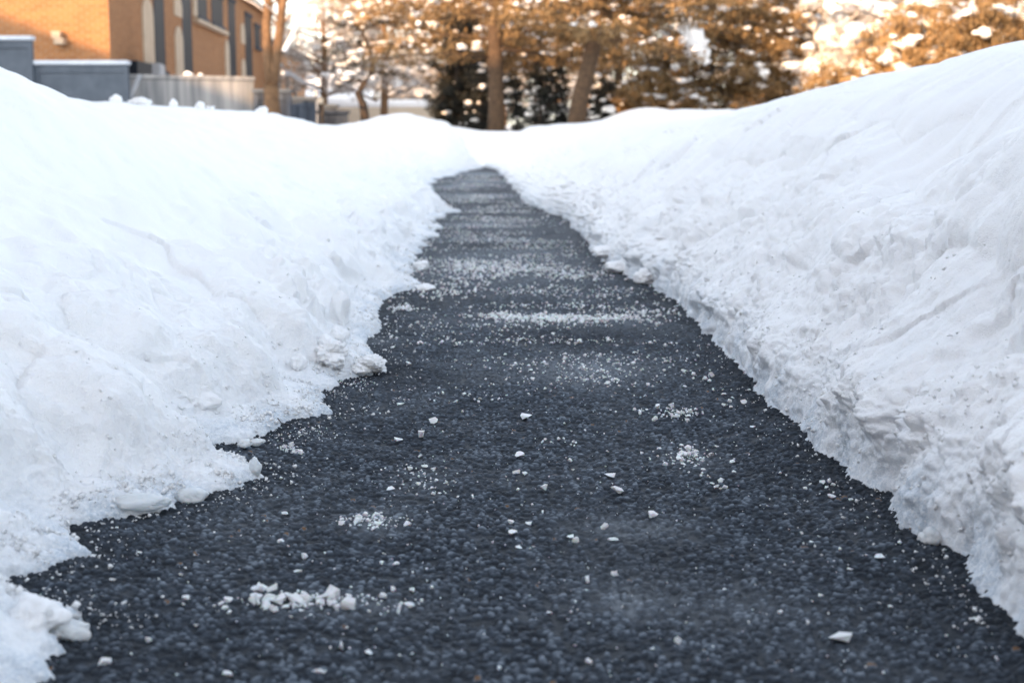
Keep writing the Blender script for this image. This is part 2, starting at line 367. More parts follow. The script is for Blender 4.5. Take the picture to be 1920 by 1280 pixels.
PATCH = [(1100, 690, 120, 26, .5), (1190, 985, 110, 22, .35), (700, 640, 60, 8, .25), (640, 1130, 150, 24, .35), (700, 975, 60, 22, .4), (1290, 855, 50, 20, .35),
         (1350, 1130, 200, 40, .15), (930, 500, 160, 22, .35), (1050, 598, 150, 12, .5), (900, 420, 120, 6, .4), (880, 366, 90, 5, .5), (905, 340, 60, 4, .7), (860, 349, 50, 3, .7), (900, 326, 60, 3, .8), (930, 448, 110, 5, .3), (980, 470, 90, 4, .3), (1175, 1125, 45, 14, .35), (800, 900, 60, 30, .2)]
res = .10 * sstep(0, .6, perlin(Xg / .22, Yg / .5, 21))
for (px, py, sx, sy, a) in PATCH:
    c = G(px, py); wx_ = sx * c.y / F; wy_ = max(.04, G(px, py - sy).y - c.y)
    res += a * np.exp(-((Xg - c.x) / wx_) ** 2 - ((Yg - c.y) / wy_) ** 2)
res += .16 * sstep(5, 14, Yg) * sstep(-.3, .5, perlin(Xg / .5, Yg / .9, 31))
res *= .35 + .65 * sstep(-.4, .4, perlin(Xg / .007, Yg / .02, 17)); res = np.clip(res, 0, .8)
me = grid_mesh('asphalt', Xg, Yg, Zg)
for nm, arr in (('stone', stone), ('residue', res)):
    a = me.attributes.new(nm, 'FLOAT', 'POINT'); a.data.foreach_set('value', arr.ravel().astype(np.float32))
struct(link('path', me, ASPH, None, True))
del Xg, Yg, Zg, P, N, Dg

# ------------------------------------------------------------------ small pieces on the ground
def hull_mesh(name, rng, n=16, sx=1, sy=1, sz=.8, boxy=.5):
    bm = bmesh.new()
    for _ in range(n):
        v = Vector((rng.gauss(0, 1), rng.gauss(0, 1), rng.gauss(0, 1))).normalized()
        m = max(abs(v.x), abs(v.y), abs(v.z)); v = v * (1 - boxy) + v / m * boxy * .8
        bm.verts.new((v.x * sx * .5, v.y * sy * .5, v.z * sz * .5))
    r = bmesh.ops.convex_hull(bm, input=bm.verts)
    bmesh.ops.delete(bm, geom=[e for e in r['geom_interior'] if isinstance(e, bmesh.types.BMVert)], context='VERTS')
    z = min(v.co.z for v in bm.verts)
    for v in bm.verts: v.co.z -= z
    me = bpy.data.meshes.new(name); bm.to_mesh(me); bm.free(); return me
rng = random.Random(11)
VAR = [hull_mesh('salt_crystal', rng, rng.choice([8, 10, 13, 18]), 1, rng.uniform(.55, 1.1), rng.uniform(.45, .95), rng.uniform(.3, 1)) for _ in range(12)]
for v in VAR: v.materials.append(SALT)
def crystal(x, y, w, label=None, flat=1.0, z=.0):
    o = bpy.data.objects.new('salt_crystal', rng.choice(VAR)); COL.objects.link(o)
    o.location = (x, y, z - .0005); o.scale = (w, w * rng.uniform(.8, 1.1), w * flat * rng.uniform(.8, 1.05)); o.rotation_euler = (rng.uniform(-.15, .15), rng.uniform(-.15, .15), rng.uniform(0, 6.28))
    return tag(o, label or 'small pale salt crystal lying on the dark asphalt path', 'salt crystal', 'salt crystals scattered on the asphalt')
BIG = [(987, 776, 22, 'rounded wide salt crystal alone in the middle of the path, above the hollowed one'),
       (975, 850, 21, 'large cloudy salt crystal in the middle of the path with a small hollow'),
       (746, 820, 18, 'flat oval salt crystal left of the middle, lower left of a chunkier one'),
       (788, 812, 19, 'chunky salt crystal just right of a flat oval one, left of the middle'),
       (813, 788, 15, 'low salt crystal just above the chunky one, left of the middle'),
       (752, 752, 18, 'square-cornered salt crystal off the second snow tongue, alone on dark asphalt'),
       (1125, 667, 13, 'salt crystal at the top edge of the pale dried salt patch'),
       (1145, 886, 22, 'long salt crystal of a close pair, upper of the two right of the middle'),
       (1157, 915, 25, 'long low salt crystal pointing right, lower of two right of the middle'),
       (1021, 914, 14, 'upright narrow salt crystal standing on its end in mid path'),
       (968, 883, 15, 'left half of two touching salt crystals in mid path'),
       (984, 885, 14, 'right half of two touching salt crystals in mid path'),
       (962, 995, 18, 'bright blocky salt crystal in the middle, lower of a stacked pair'),
       (958, 977, 12, 'small salt crystal right above the bright blocky one'),
       (973, 1021, 17, 'dull salt crystal below the bright blocky one in mid path'),
       (1133, 987, 15, 'pointed salt crystal on the right end of the faint white smear'),
       (1070, 1000, 19, 'tall salt crystal on the left end of the faint white smear'),
       (1224, 964, 18, 'slanting white sliver of salt by itself right of the middle'),
       (1648, 1039, 22, 'bright oval salt crystal alone near the foot of the right snow bank'),
       (1152, 1074, 15, 'small bright round salt crystal alone below the faint white smear'),
       (558, 1065, 17, 'dull salt crystal just above the right end of the big salt cluster'),
       (742, 1052, 18, 'low wide salt crystal above and right of the big salt cluster'),
       (425, 1258, 27, 'large blurred salt crystal at the bottom edge below the big cluster'),
       (195, 1237, 30, 'large blurred salt crystal near the bottom left snow lump'),
       (600, 1252, 26, 'blurred flat salt crystal at the bottom edge, left of the middle'),
       (640, 1210, 24, 'long blurred salt crystal, left one of a pair near the bottom edge'),
       (692, 1217, 20, 'round blurred salt crystal, right one of a pair near the bottom edge'),
       (1272, 1201, 18, 'blurred round salt crystal near the bottom edge right of the middle'),
       (1578, 1187, 46, 'widest pale flat lump of salt near the bottom right'),
       (534, 958, 15, 'crumbly salt crystal off the tip of the flat ice plate'),
       (278, 1198, 13, 'small bright salt crystal between the bottom left snow lump and the cluster'),
       (748, 1142, 22, 'salt crystal lying off the right end of the big salt cluster'),
       (797, 870, 16, 'upright salt crystal at the top of the loose mid-path cluster'),
       (732, 913, 17, 'long salt crystal at the left end of the loose mid-path cluster'),
       (1105, 1236, 18, 'faint blurred salt crystal at the bottom edge in mid path'),
       (484, 1092, 38, 'tallest salt lump standing up from the big salt cluster'),
       (617, 1112, 36, 'biggest round salt lump at the right of the big salt cluster'),
       (556, 1122, 30, 'domed salt lump in the centre of the big salt cluster'),
       (500, 1130, 28, 'salt lump just below the tallest one in the big cluster'),
       (650, 1130, 30, 'flat salt lump at the right end of the big salt cluster')]
spots = []
for (px, py, w, lab) in BIG:
    p = G(px, py + w * .3); crystal(p.x, p.y, w * p.y / F * 1.2, lab, flat=.45 if w > 40 else 1)
CL = [(560, 1130, 125, 16, 46, 12, 24), (700, 978, 50, 15, 26, 6, 16), (545, 845, 22, 7, 9, 6, 13), (1290, 855, 42, 22, 26, 6, 14), (1270, 776, 42, 9, 18, 6, 12),
      (800, 905, 50, 35, 16, 6, 12), (1110, 711, 60, 6, 10, 5, 10), (1325, 712, 50, 14, 8, 6, 12), (1350, 900, 30, 22, 7, 7, 12), (1540, 910, 30, 14, 7, 6, 12),
      (1060, 828, 50, 8, 10, 4, 9), (1375, 745, 40, 14, 7, 6, 12), (1200, 770, 50, 5, 9, 4, 8)]
cnt = len(BIG)
for (px, py, sx, sy, n, a, b) in CL:
    for _ in range(n):
        p = G(px + rng.gauss(0, .55) * sx, py + rng.gauss(0, .55) * sy); w = rng.uniform(a, b) * p.y / F * 1.2
        crystal(p.x, p.y, w, z=.0 if rng.random() < .8 else w * .4); cnt += 1
while cnt < 300:
    py = 620 + (1280 - 620) * rng.random() ** 1.3; p = G(0, py); xl, xr = np.interp(p.y, LY, LX) + .03, np.interp(p.y, RY, RX) - .02
    crystal(rng.uniform(xl, xr), p.y, rng.choice([.0045, .006, .008, .011]) * rng.uniform(.8, 1.3)); cnt += 1
# the uncountable grit of fine salt
bv = []; bf = []
protoV = []
for v in VAR[:6]:
    t = bmesh.new()
    for _ in range(7):
        q = Vector((rng.gauss(0, 1), rng.gauss(0, 1), rng.gauss(0, 1))).normalized() * .5; t.verts.new(q)
    bmesh.ops.convex_hull(t, input=t.verts); bmesh.ops.triangulate(t, faces=t.faces)
    t.verts.ensure_lookup_table(); t.verts.index_update()
    keep = [x for x in t.verts if x.link_faces]; mp = {x.index: i for i, x in enumerate(keep)}
    protoV.append((np.array([x.co[:] for x in keep]), np.array([[mp[z.index] for z in f_.verts] for f_ in t.faces]))); t.free()
nr = np.random.RandomState(5)
GV, GF, off = [], [], 0
def grain(x, y, w):
    global off
    v, f = protoV[nr.randint(6)]; th = nr.rand() * 6.28; c, s = math.cos(th), math.sin(th)
    q = v * (w, w * .9, w * .75); q = np.stack([q[:, 0] * c - q[:, 1] * s + x, q[:, 0] * s + q[:, 1] * c + y, q[:, 2] + w * .3 + .001], -1)
    GV.append(q); GF.append(f + off); off += len(v)
def inpath(y, m=.0): return np.interp(y, LY, LX) + m, np.interp(y, RY, RX) - m
for _ in range(11000):                       # the dense mid distance
    py = 330 + abs(nr.normal()) * 190;
    if py > 760: continue
    p = G(0, py); xl, xr = inpath(p.y)
    x = xl + (xr - xl) * min(max(nr.normal(.52, .26), 0), 1)
    if perlin(np.array(x / .55), np.array(math.log(p.y) / .055), np.array(3.)) < nr.rand() * .55 - .22: continue
    grain(x, p.y, nr.choice([.005, .007, .010, .013], p=[.5, .3, .15, .05]) * (.75 + .05 * p.y))
for _ in range(1000):                       # the sharp middle and the foreground: fine dust of salt
    py = 600 + 680 * nr.rand() ** 1.5; p = G(0, py); xl, xr = inpath(p.y); grain(nr.uniform(xl, xr), p.y, nr.choice([.0016, .0026, .004, .006], p=[.5, .3, .15, .05]))
for (px, py, sx, sy, n, a, b) in [(1060, 600, 120, 7, 420, 5, 10), (1200, 590, 70, 16, 120, 4, 9), (940, 596, 30, 6, 90, 5, 10), (760, 580, 30, 5, 60, 4, 9), (1290, 858, 40, 18, 90, 3, 7), (1270, 776, 42, 8, 60, 3, 7), (700, 980, 50, 15, 90, 3, 7), (590, 1130, 140, 18, 130, 4, 11),
                                  (950, 505, 110, 14, 350, 4, 8), (860, 520, 60, 30, 180, 4, 8), (1080, 520, 60, 10, 120, 4, 8), (545, 845, 25, 7, 40, 3, 6), (800, 905, 60, 35, 60, 3, 6), (1110, 711, 70, 7, 40, 3, 6), (1090, 690, 90, 22, 60, 2, 4), (560, 815, 60, 14, 90, 2, 4), (650, 720, 50, 14, 70, 2, 5), (820, 550, 60, 14, 100, 4, 9)]:
    for _ in range(n):
        p = G(px + nr.normal() * sx * .6, py + nr.normal() * sy * .6); xl, xr = inpath(p.y)
        if xl < p.x < xr: grain(p.x, p.y, nr.uniform(a, b) * p.y / F)
tag(link('salt_grit', np_mesh('salt_grit', np.concatenate(GV), np.concatenate(GF)), SALT), 'fine white grit of road salt strewn thickly over the asphalt', 'salt grit', None, 'stuff')

# crumbs of frozen slush along both edges
GV, GF, off = [], [], 0
for (PP, YY, DD, sg, n, reach, sc) in ((LEFT_P, LEFT_Y, LEFT_D, -1, 9000, .045, 1.0), (RIGHT_P, RIGHT_Y, RIGHT_D, 1, 4500, .05, .9)):
    i0, i1 = np.searchsorted(YY, [1.25, 9.0])
    for _ in range(n):
        i = nr.randint(i0, i1); D = nr.exponential(reach); j = min(np.searchsorted(DD, D), len(DD) - 1)
        w_ = sc * nr.choice([.0022, .0035, .005, .008, .012], p=[.34, .32, .2, .10, .04]) * max(1, YY[i] / 3); q = PP[i, j]
        if perlin(np.array(q[0] / .06), np.array(q[1] / .06), np.array(3.3)) < nr.rand() * .5 - .25: continue
        grain(q[0], q[1], w_); GV[-1][:, 2] += max(q[2], 0) - .001
    for _ in range(n // 12):
        i = nr.randint(i0, i1); q = PP[i, 2]; w_ = sc * nr.choice([.002, .003, .0045, .008], p=[.4, .3, .22, .08]) * max(1, YY[i] / 3)
        grain(q[0] - sg * nr.exponential(.02) * (1 + .4 * YY[i]), q[1], w_)
tag(link('snow_crumbs', np_mesh('snow_crumbs', np.concatenate(GV), np.concatenate(GF)), SNOW), 'crumbly grains of frozen slush along both snow edges', 'snow crumbs', None, 'stuff')

def chunk_mesh(name, seed, sx, sy, sz, rough=.35, sub=4, fr=2.2, sink=.25):
    bm = bmesh.new(); bmesh.ops.create_icosphere(bm, subdivisions=sub, radius=.5)
    co = np.array([v.co[:] for v in bm.verts]); s = seed * 3.7
    d = 1 + rough * perlin(co[:, 0] * fr + s, co[:, 1] * fr, co[:, 2] * fr) * 1.3 + rough * .45 * (1 - 2 * np.abs(perlin(co[:, 0] * fr * 2.6, co[:, 1] * fr * 2.6 + s, co[:, 2] * fr * 2.6))) + rough * .30 * perlin(co[:, 0] * 9, co[:, 1] * 9 + s, co[:, 2] * 9) + rough * .22 * perlin(co[:, 0] * 20, co[:, 1] * 20 + s, co[:, 2] * 20)
    co = co * d[:, None] * (sx, sy, sz)
    z0 = -sz * .5 + sink * sz
    co[:, 2] -= z0
    for v, c in zip(bm.verts, co): v.co = c
    me = bpy.data.meshes.new(name); bm.to_mesh(me); bm.free(); return me
bpy.context.view_layer.update()
BANKS = [o for o in bpy.data.objects if o.name in ('snow_bank_left', 'snow_bank_right')]
def surf(px, py):
    o_ = Vector((0, 0, CAM_H)); d = ray(px, py).normalized(); best = G(px, py); bd = (best - o_).length
    for b in BANKS:
        ok, loc, n_, _i = b.ray_cast(o_, d)
        if ok and (loc - o_).length < bd: best, bd = loc.copy(), (loc - o_).length
    return best
def chunk(name, label, cat, px, py, w, h, mat, seed, z=0.0, depth=1.2, group='snow chunks fallen at the edges of the path', rough=.35, Y=None, sub=4):
    p = at(px, py, Y) if Y else surf(px, py); k = p.y / F
    o = link(name, chunk_mesh(name, seed, w * k, w * k * depth, h * k, rough, sub), mat, None, True)
    o.location = p; return tag(o, label, cat, group)
SG = 'snow chunks fallen at the edges of the path'
chunk('snow_chunk', 'round white snow chunk resting off the left bank, upper of two far ones', 'snow chunk', 790, 503, 28, 18, SNOW, 1)
chunk('snow_chunk', 'small flat white snow chunk off the left bank, below the round far one', 'snow chunk', 797, 543, 34, 14, SNOW, 2)
chunk('snow_chunk', 'flat snow chunk fallen from the right bank, farthest of three', 'snow chunk', 1135, 478, 40, 20, SNOW, 3)
chunk('snow_chunk', 'long snow chunk at the foot of the right bank, middle of three', 'snow chunk', 1160, 506, 50, 22, SNOW, 4)
chunk('snow_chunk', 'domed snow chunk at the foot of the right bank, nearest of three', 'snow chunk', 1212, 527, 42, 30, SNOW, 5)
chunk('snow_chunk', 'pointed snow lump standing up at the left path edge, half way up', 'snow chunk', 636, 600, 38, 66, SNOW, 6, .06, .9)
chunk('snow_chunk', 'small rounded snow lump below the pointed one on the left edge', 'snow chunk', 636, 640, 34, 34, SNOW, 7, .045)
chunk('snow_chunk', 'broad domed snow lump crowning the third tongue of the left bank', 'snow chunk', 618, 672, 62, 42, SNOW, 8, .05, rough=.6, sub=5)
chunk('snow_chunk', 'knobbly snow lump on the tip of the third tongue of the left bank', 'snow chunk', 690, 690, 46, 26, SNOW, 9, .005, rough=.6, sub=5)
chunk('snow_chunk', 'upright snow lump set back from the tip of the third tongue', 'snow chunk', 560, 690, 26, 34, SNOW, 10, .05)
chunk('snow_chunk', 'large rough snow lump bulging from the left bank above the ice plates', 'snow chunk', 345, 740, 100, 80, SNOW, 12, .13, 1.2, rough=.65, sub=5).location += Vector((-.01, .05, -.035))
chunk('ice_plate', 'translucent round ice plate leaning at the foot of the left bank', 'ice plate', 360, 938, 56, 34, ICE, 13, 0, .9, rough=.25)
chunk('ice_plate', 'wide grey ice plate frozen into the left bank edge', 'ice plate', 262, 950, 110, 34, ICE, 14, .01, .5, rough=.25)
chunk('ice_plate', 'thin ice flake standing on the tip of the long ice tongue', 'ice plate', 478, 886, 22, 36, ICE, 15, 0, .6)
chunk('ice_plate', 'small grey ice piece left one of two beside the second tongue', 'ice plate', 458, 836, 26, 16, ICE, 16, 0)
chunk('ice_plate', 'small flat ice piece right one of two beside the second tongue', 'ice plate', 482, 831, 28, 11, ICE, 17, 0)
chunk('ice_plate', 'dirty ice lump lying under the overhanging right bank', 'ice plate', 1745, 1012, 40, 28, ICE, 18, 0)
chunk('snow_chunk', 'loose icy snow lump on the bottom left corner snow', 'snow chunk', 70, 1170, 90, 60, SNOW, 19, .02, 1.0, rough=.45)
chunk('snow_chunk', 'jagged icy snow lump reaching out at the bottom left corner', 'snow chunk', 130, 1190, 70, 36, ICE, 20, 0, .7, rough=.45)
CG = 'snow clods along the crest of the left bank'
for i, (px, py, w, h, lab) in enumerate([(217, 196, 26, 26, 'snow clod on the left bank crest, first right of the smooth near mound'), (265, 200, 50, 26, 'broad low snow clod below the leaning bar on the left crest'),
        (325, 194, 17, 26, 'narrow upright snow clod in front of the shaded concrete wall'), (374, 196, 20, 26, 'snow clod on the left crest where the wall turns sunlit'), (492, 224, 26, 22, 'snow clod on the left crest at the foot of the twin-stemmed tree'), (395, 198, 22, 12, 'lowest small snow clod on the left crest by the sunlit wall')]):
    o_ = Vector((0, 0, CAM_H)); hit = None
    for yy_ in range(140, 260):
        ok, loc, _n, _i = BANKS[0].ray_cast(o_, ray(px, yy_).normalized())
        if ok and loc.y > 5: hit = loc.copy(); break
    k = hit.y / F; o = link('snow_clod', chunk_mesh('snow_clod', 30 + i, w * k * .7, w * k * .7, h * k * .6, .5, 3), SNOW, None, True); o.location = hit; tag(o, lab, 'snow clod', CG)
# a dry twig
tw = MB(); p = G(528, 800); tw.tube([p + Vector((-.006, 0, .014)), p + Vector((0, 0, .006)), p + Vector((.012, .002, .003))], [.0009, .0008, .0005], 5)
tag(tw.build('twig', vary('twig_bark', (.02, .015, .01), (.05, .035, .02), 300)), 'tiny dark twig beside the tip of the second snow tongue', 'twig')
# ------------------------------------------------------------------ background
def part(o, parent): o.parent = parent; o.location = -parent.location; return o
def mbpart(mb, name, mat, parent, **k): return part(mb.build(name, mat, **k), parent)
def sub(mb, name, mat, p, **k):
    o = mb.build(name, mat, **k); o.parent = p; return o

def brick_mat(name, c1, c2, mortar, sc=1.0):
    m = Mat(name, .85, .15); mp = m.n('ShaderNodeMapping'); m.l(m.tc.outputs['Object'], mp.inputs['Vector'])
    # bricks run along the wall whichever way it faces: x+y together make the course direction
    sx = m.n('ShaderNodeSeparateXYZ'); m.l(mp.outputs[0], sx.inputs[0]); ad = m.n('ShaderNodeMath', operation='ADD'); m.l(sx.outputs[0], ad.inputs[0]); m.l(sx.outputs[1], ad.inputs[1])
    cb = m.n('ShaderNodeCombineXYZ'); m.l(ad.outputs[0], cb.inputs[0]); m.l(sx.outputs[2], cb.inputs[1])
    b = m.n('ShaderNodeTexBrick'); m.l(cb.outputs[0], b.inputs['Vector']); b.inputs['Scale'].default_value = sc
    b.inputs['Brick Width'].default_value = .22; b.inputs['Row Height'].default_value = .075; b.inputs['Mortar Size'].default_value = .008
    b.inputs['Color1'].default_value = (*c1, 1); b.inputs['Color2'].default_value = (*c2, 1); b.inputs['Mortar'].default_value = (*mortar, 1)
    t = m.noise(.8, 4); mx = m.n('ShaderNodeMix'); mx.data_type = 'RGBA'; mx.blend_type = 'MULTIPLY'; mx.inputs[0].default_value = .5
    r = m.ramp(t.outputs['Fac'], [(.3, (.7, .7, .7)), (.7, (1, 1, 1))]); m.l(b.outputs[0], mx.inputs[6]); m.l(r.outputs[0], mx.inputs[7]); m.col(mx.outputs[2]); return m.m
BRICK = brick_mat('brick', (.40, .18, .07), (.31, .13, .05), (.36, .26, .17))
BRICK2 = brick_mat('red_brick', (.32, .17, .11), (.26, .13, .08), (.36, .32, .28))
STONE = vary('pale_stone', (.46, .36, .26), (.56, .45, .33), 3)
GLASS = Mat('dark_glass', .55, .12).col((.012, .016, .024)).m
def boards(name, c1, c2, pitch=11):
    m = Mat(name, .85, .15); mp = m.n('ShaderNodeMapping'); mp.inputs['Scale'].default_value = (1, 1, .06); m.l(m.tc.outputs['Object'], mp.inputs['Vector'])
    t = m.n('ShaderNodeTexNoise'); t.inputs['Scale'].default_value = pitch; t.inputs['Detail'].default_value = 3; m.l(mp.outputs[0], t.inputs['Vector'])
    m.col(m.ramp(t.outputs['Fac'], [(.4, c1), (.6, c2)]).outputs[0]); return m.m
GREYP = vary('grey_boards', (.075, .092, .115), (.10, .12, .148), 4)
DKGREY = boards('dark_grey_boards', (.035, .043, .058), (.075, .09, .115), 6)
CONC = boards('concrete', (.20, .205, .21), (.36, .355, .35), 7)
RAIL = vary('pale_metal', (.35, .37, .4), (.45, .47, .5), 5, .5)
BARK = vary('bark', (.06, .04, .027), (.12, .075, .045), 14, .9, .02, 40)
PALEBARK = vary('pale_bark', (.12, .07, .038), (.20, .115, .06), 10, .85, .01, 30)
DKBARK = vary('dark_bark', (.035, .028, .024), (.07, .052, .04), 14, .9, .02)
def leafm(name, c1, c2, sc=3.0):
    m = Mat(name, .7, .2); t = m.noise(sc, 3); m.col(m.ramp(t.outputs['Fac'], [(.35, c1), (.65, c2)]).outputs[0])
    return m.m
NEED = leafm('pine_needles', (.08, .055, .028), (.34, .215, .10))
NEEDL = leafm('tawny_needles', (.22, .14, .065), (.42, .27, .13))
DARKN = leafm('dark_needles', (.012, .014, .014), (.03, .03, .024))
TWIG = leafm('frosted_twigs', (.42, .36, .30), (.72, .69, .67), 1.5)
HOAR = leafm('frosted_needles', (.22, .19, .17), (.5, .47, .45), 1.5)
TILE = vary('roof_tiles', (.06, .055, .05), (.10, .09, .085), 5)

# brick townhouse on the left ------------------------------------------------
YC, SL = 30.0, -.049
def fx_(Y): return -8.32 + SL * (Y - YC)
TH = empty('brick_house', (-8.32, 30, .3), 'long orange brick building with tall arched windows behind the grey fence', 'building')
def side(off):                                   # local x = out from the side facade, local y = distance
    return lambda p: Vector((fx_(p.y) + p.x + off, p.y, p.z))
w = MB(); w.v = [Vector(p) for p in [(-20, 30, 0), (-8.32, 30, 0), (fx_(57), 57, 0), (-22, 57, 0), (-20, 30, 5.0), (-8.32, 30, 5.0), (fx_(57), 57, 5.0), (-22, 57, 5.0)]]
w.f = [[0, 1, 5, 4], [1, 2, 6, 5], [2, 3, 7, 6], [3, 0, 4, 7], [0, 3, 2, 1]]
mbpart(w, 'wall', BRICK, TH)
rf = MB(); rf.box(-12, .25, 29.8, 57.2, 5.0, 5.14, side(0)); mbpart(rf, 'roof', TILE, TH)
def slot(y0, y1, z0, z1):
    y1 += .35
    m = MB(); m.box(.0, .02, y0 - .07, y0, z0, z1, side(0)); m.box(0, .02, y1, y1 + .07, z0, z1, side(0)); m.box(0, .06, y0 - .1, y1 + .1, z1, z1 + .1, side(0)); m.box(0, .10, y0 - .1, y1 + .1, z0 - .09, z0, side(0))
    f = mbpart(m, 'window', DKGREY, TH); g = MB(); g.box(-.02, .015, y0, y1, z0, z1, side(0)); o = g.build('pane', GLASS); o.parent = f
def panel(y0, y1, z0, z1):
    """pale rendered panel with an arched head"""
    m = MB(); n = 8; r = (y1 - y0) / 2; b = len(m.v); pts = [(y0, z0), (y1, z0)] + [(y0 + r + r * math.cos(math.pi * k / n), z1 - .35 + .35 * math.sin(math.pi * k / n)) for k in range(n + 1)]
    k0 = len(pts)
    T = side(0)
    for x in (.0, .03):
        for (y, z) in pts: m.v.append(T(Vector((x, y, z))))
    m.f = [list(range(k0)), list(range(k0, 2 * k0))] + [[i, (i + 1) % k0, k0 + (i + 1) % k0, k0 + i] for i in range(k0)]
    mbpart(m, 'panel', STONE, TH)
slot(34.75, 35.5, 1.95, 4.7); panel(33.3, 34.55, 1.95, 3.55)
slot(38.55, 39.4, 1.85, 4.7); panel(37.3, 38.4, 1.9, 3.2); panel(37.3, 38.4, 3.45, 4.0)
slot(40.9, 42.1, 3.72, 4.6); slot(43.5, 45.2, 3.72, 4.55); mbpart(MB().box(0, .16, 40.2, 45.9, 3.5, 3.6, side(0)), 'sill', STONE, TH)
mbpart(MB().box(0, .06, 40.1, 40.6, 3.65, 4.7, side(0)), 'pillar', STONE, TH)
slot(46.9, 47.9, 1.8, 4.7); panel(45.9, 46.75, 1.8, 3.4)
slot(50.8, 52.0, 1.8, 4.55); panel(49.6, 50.6, 1.8, 3.0); panel(49.6, 50.6, 3.5, 4.2)
slot(53.3, 54.4, 3.6, 4.35)
mbpart(MB().box(0, .3, 31.2, 32.8, .5, 2.0, side(0)), 'doorway', GLASS, TH)
mbpart(MB().box(0, .35, 33.4, 34.1, 1.75, 2.05, side(0)), 'meter_box', RAIL, TH, bevel=.03)
p = at(105, 72, 29.85); lm = MB(); lm.box(p.x - .09, p.x + .09, 29.82, 30, p.z, p.z + .14); lm.box(p.x - .04, p.x + .16, 29.8, 30, p.z - .12, p.z - .002); mbpart(lm, 'wall_lamp', STONE, TH)
WG = empty('brick_wing', (fx_(58), 58, .4), 'low brick wing with narrow dark windows beyond the tall brick building', 'building')
mbpart(MB().box(-10, -.3, 57.5, 76, 0, 4.1, side(0)), 'wall', BRICK, WG); mbpart(MB().box(-10, 0, 57.4, 76.2, 4.103, 4.25, side(0)), 'roof', TILE, WG)
for y in (60, 63, 66.5, 70): mbpart(MB().box(-.31, -.24, y, y + .9, 1.6, 3.3, side(0)), 'window', GLASS, WG)

# grey board fence, concrete wall, bins ------------------------------------------
def fence(name, label, px0, px1, py, Y0, Y1, mat, cap=RAIL, th=.12, cat='fence', post=True):
    a, b = at(px0, py, Y0), at(px1, py, Y1); L_ = (b - a).length; u = Vector((b.x - a.x, b.y - a.y, 0)).normalized(); n = Vector((-u.y, u.x, 0)); zt = a.z
    e = empty(name, (a.x, a.y, .3), label, cat); T = lambda p: Vector((a.x, a.y, 0)) + u * p.x + n * p.y + Vector((0, 0, p.z))
    q = MB(); q.box(.09, L_ - .09, -.02, .02, .2, zt - .08, T); k = .09
    mbpart(q, 'panel', mat, e)
    g = MB(); g.box(.09, L_ - .09, -.05, -.023, zt - .22, zt - .08, T); mbpart(g, 'rail', mat, e)
    for x in (0, L_ - .09): mbpart(MB().box(x, x + .09, -.06, .06, .2, zt - .08, T), 'post', mat, e)
    mbpart(MB().box(-.03, L_ + .03, -th, th, zt - .078, zt, T), 'cap', cap, e, bevel=.015)
    return e
LT = vary('frosted_cap', (.5, .55, .62), (.62, .67, .73), 6)
fence('board_fence', 'tallest grey board fence section with a pale cap at the left edge', -90, 60, 68, 27.2, 27.2, GREYP, LT)
fence('board_fence', 'wide grey board fence section with a pale cap below the brick wall', 64, 240, 114, 27.3, 27.3, GREYP, LT)
fence('board_fence', 'short dark grey fence section right behind the twin-stemmed tree', 476, 546, 167, 29.0, 29.0, DKGREY, GREYP)
fence('board_fence', 'lower dark grey fence section stepping down right of the tree', 547, 592, 181, 31.0, 31.0, DKGREY, GREYP)
fence('board_fence', 'lowest dark fence section at the far end of the stepping fence', 594, 650, 207, 33, 33.5, DKGREY, DKGREY)
fence('board_fence', 'small dark fence section between the tall post and the stepping fence', 606, 632, 196, 34.5, 34.5, DKGREY, GREYP)
a = at(241, 144, 28); b = at(476, 151, 29.2); e = empty('concrete_wall', (a.x, a.y, .3), 'pale concrete wall, half in shade, right of the grey board fence', 'wall')
u = Vector((b.x - a.x, b.y - a.y, 0)); L_ = u.length; u.normalize(); n = Vector((-u.y, u.x, 0)); T = lambda p: Vector((a.x, a.y, 0)) + u * p.x + n * p.y + Vector((0, 0, p.z))
mbpart(MB().box(0, L_, 0, .2, .2, 1.5, T), 'wall_face', CONC, e); mbpart(MB().box(-.02, L_ + .02, -.04, .24, 1.502, 1.58, T), 'coping', CONC, e, bevel=.01)
a = at(244, 182, 27.6); b = at(263, 141, 27.6); tag(MB().tube([a, b], .04, 8).build('leaning_bar', RAIL), 'pale bar leaning against the left end of the concrete wall', 'bar')
for (px, py, w_, lab) in ((352, 141, .09, 'white snow lump on top of the concrete wall'), (375, 144, .05, 'tiny snow lump on the concrete wall right of the bigger one')):
    p = at(px, py, 28.6); o = link('snow_lump', chunk_mesh('snow_lump', 50, w_ * 2, w_, w_, .3, 3), FSNOW, None, True); o.location = (p.x, p.y + .05, 1.585); tag(o, lab, 'snow lump')
a = at(530, 137, 30.5); b = at(545, 139, 31); c = at(592, 166, 33); tag(MB().tube([a, b, c, c - Vector((0, 0, 1.2))], .045, 8).build('handrail', RAIL), 'pale sloping handrail behind the twin-stemmed tree', 'handrail')
p = at(604, 236, 26.5); e = empty('garden_post', p, 'thin brown post carrying a pale round knob left of the bent tree', 'post')
mbpart(MB().tube([p - Vector((0, 0, .2)), at(604, 196, 26.5), at(598, 182, 26.5)], [.035, .035, .03], 8), 'post', BARK, e)
o = link('knob', chunk_mesh('knob', 3, .13, .13, .13, .08, 3), STONE, None, True); o.parent = e; o.location = at(601, 192, 26.4) - p

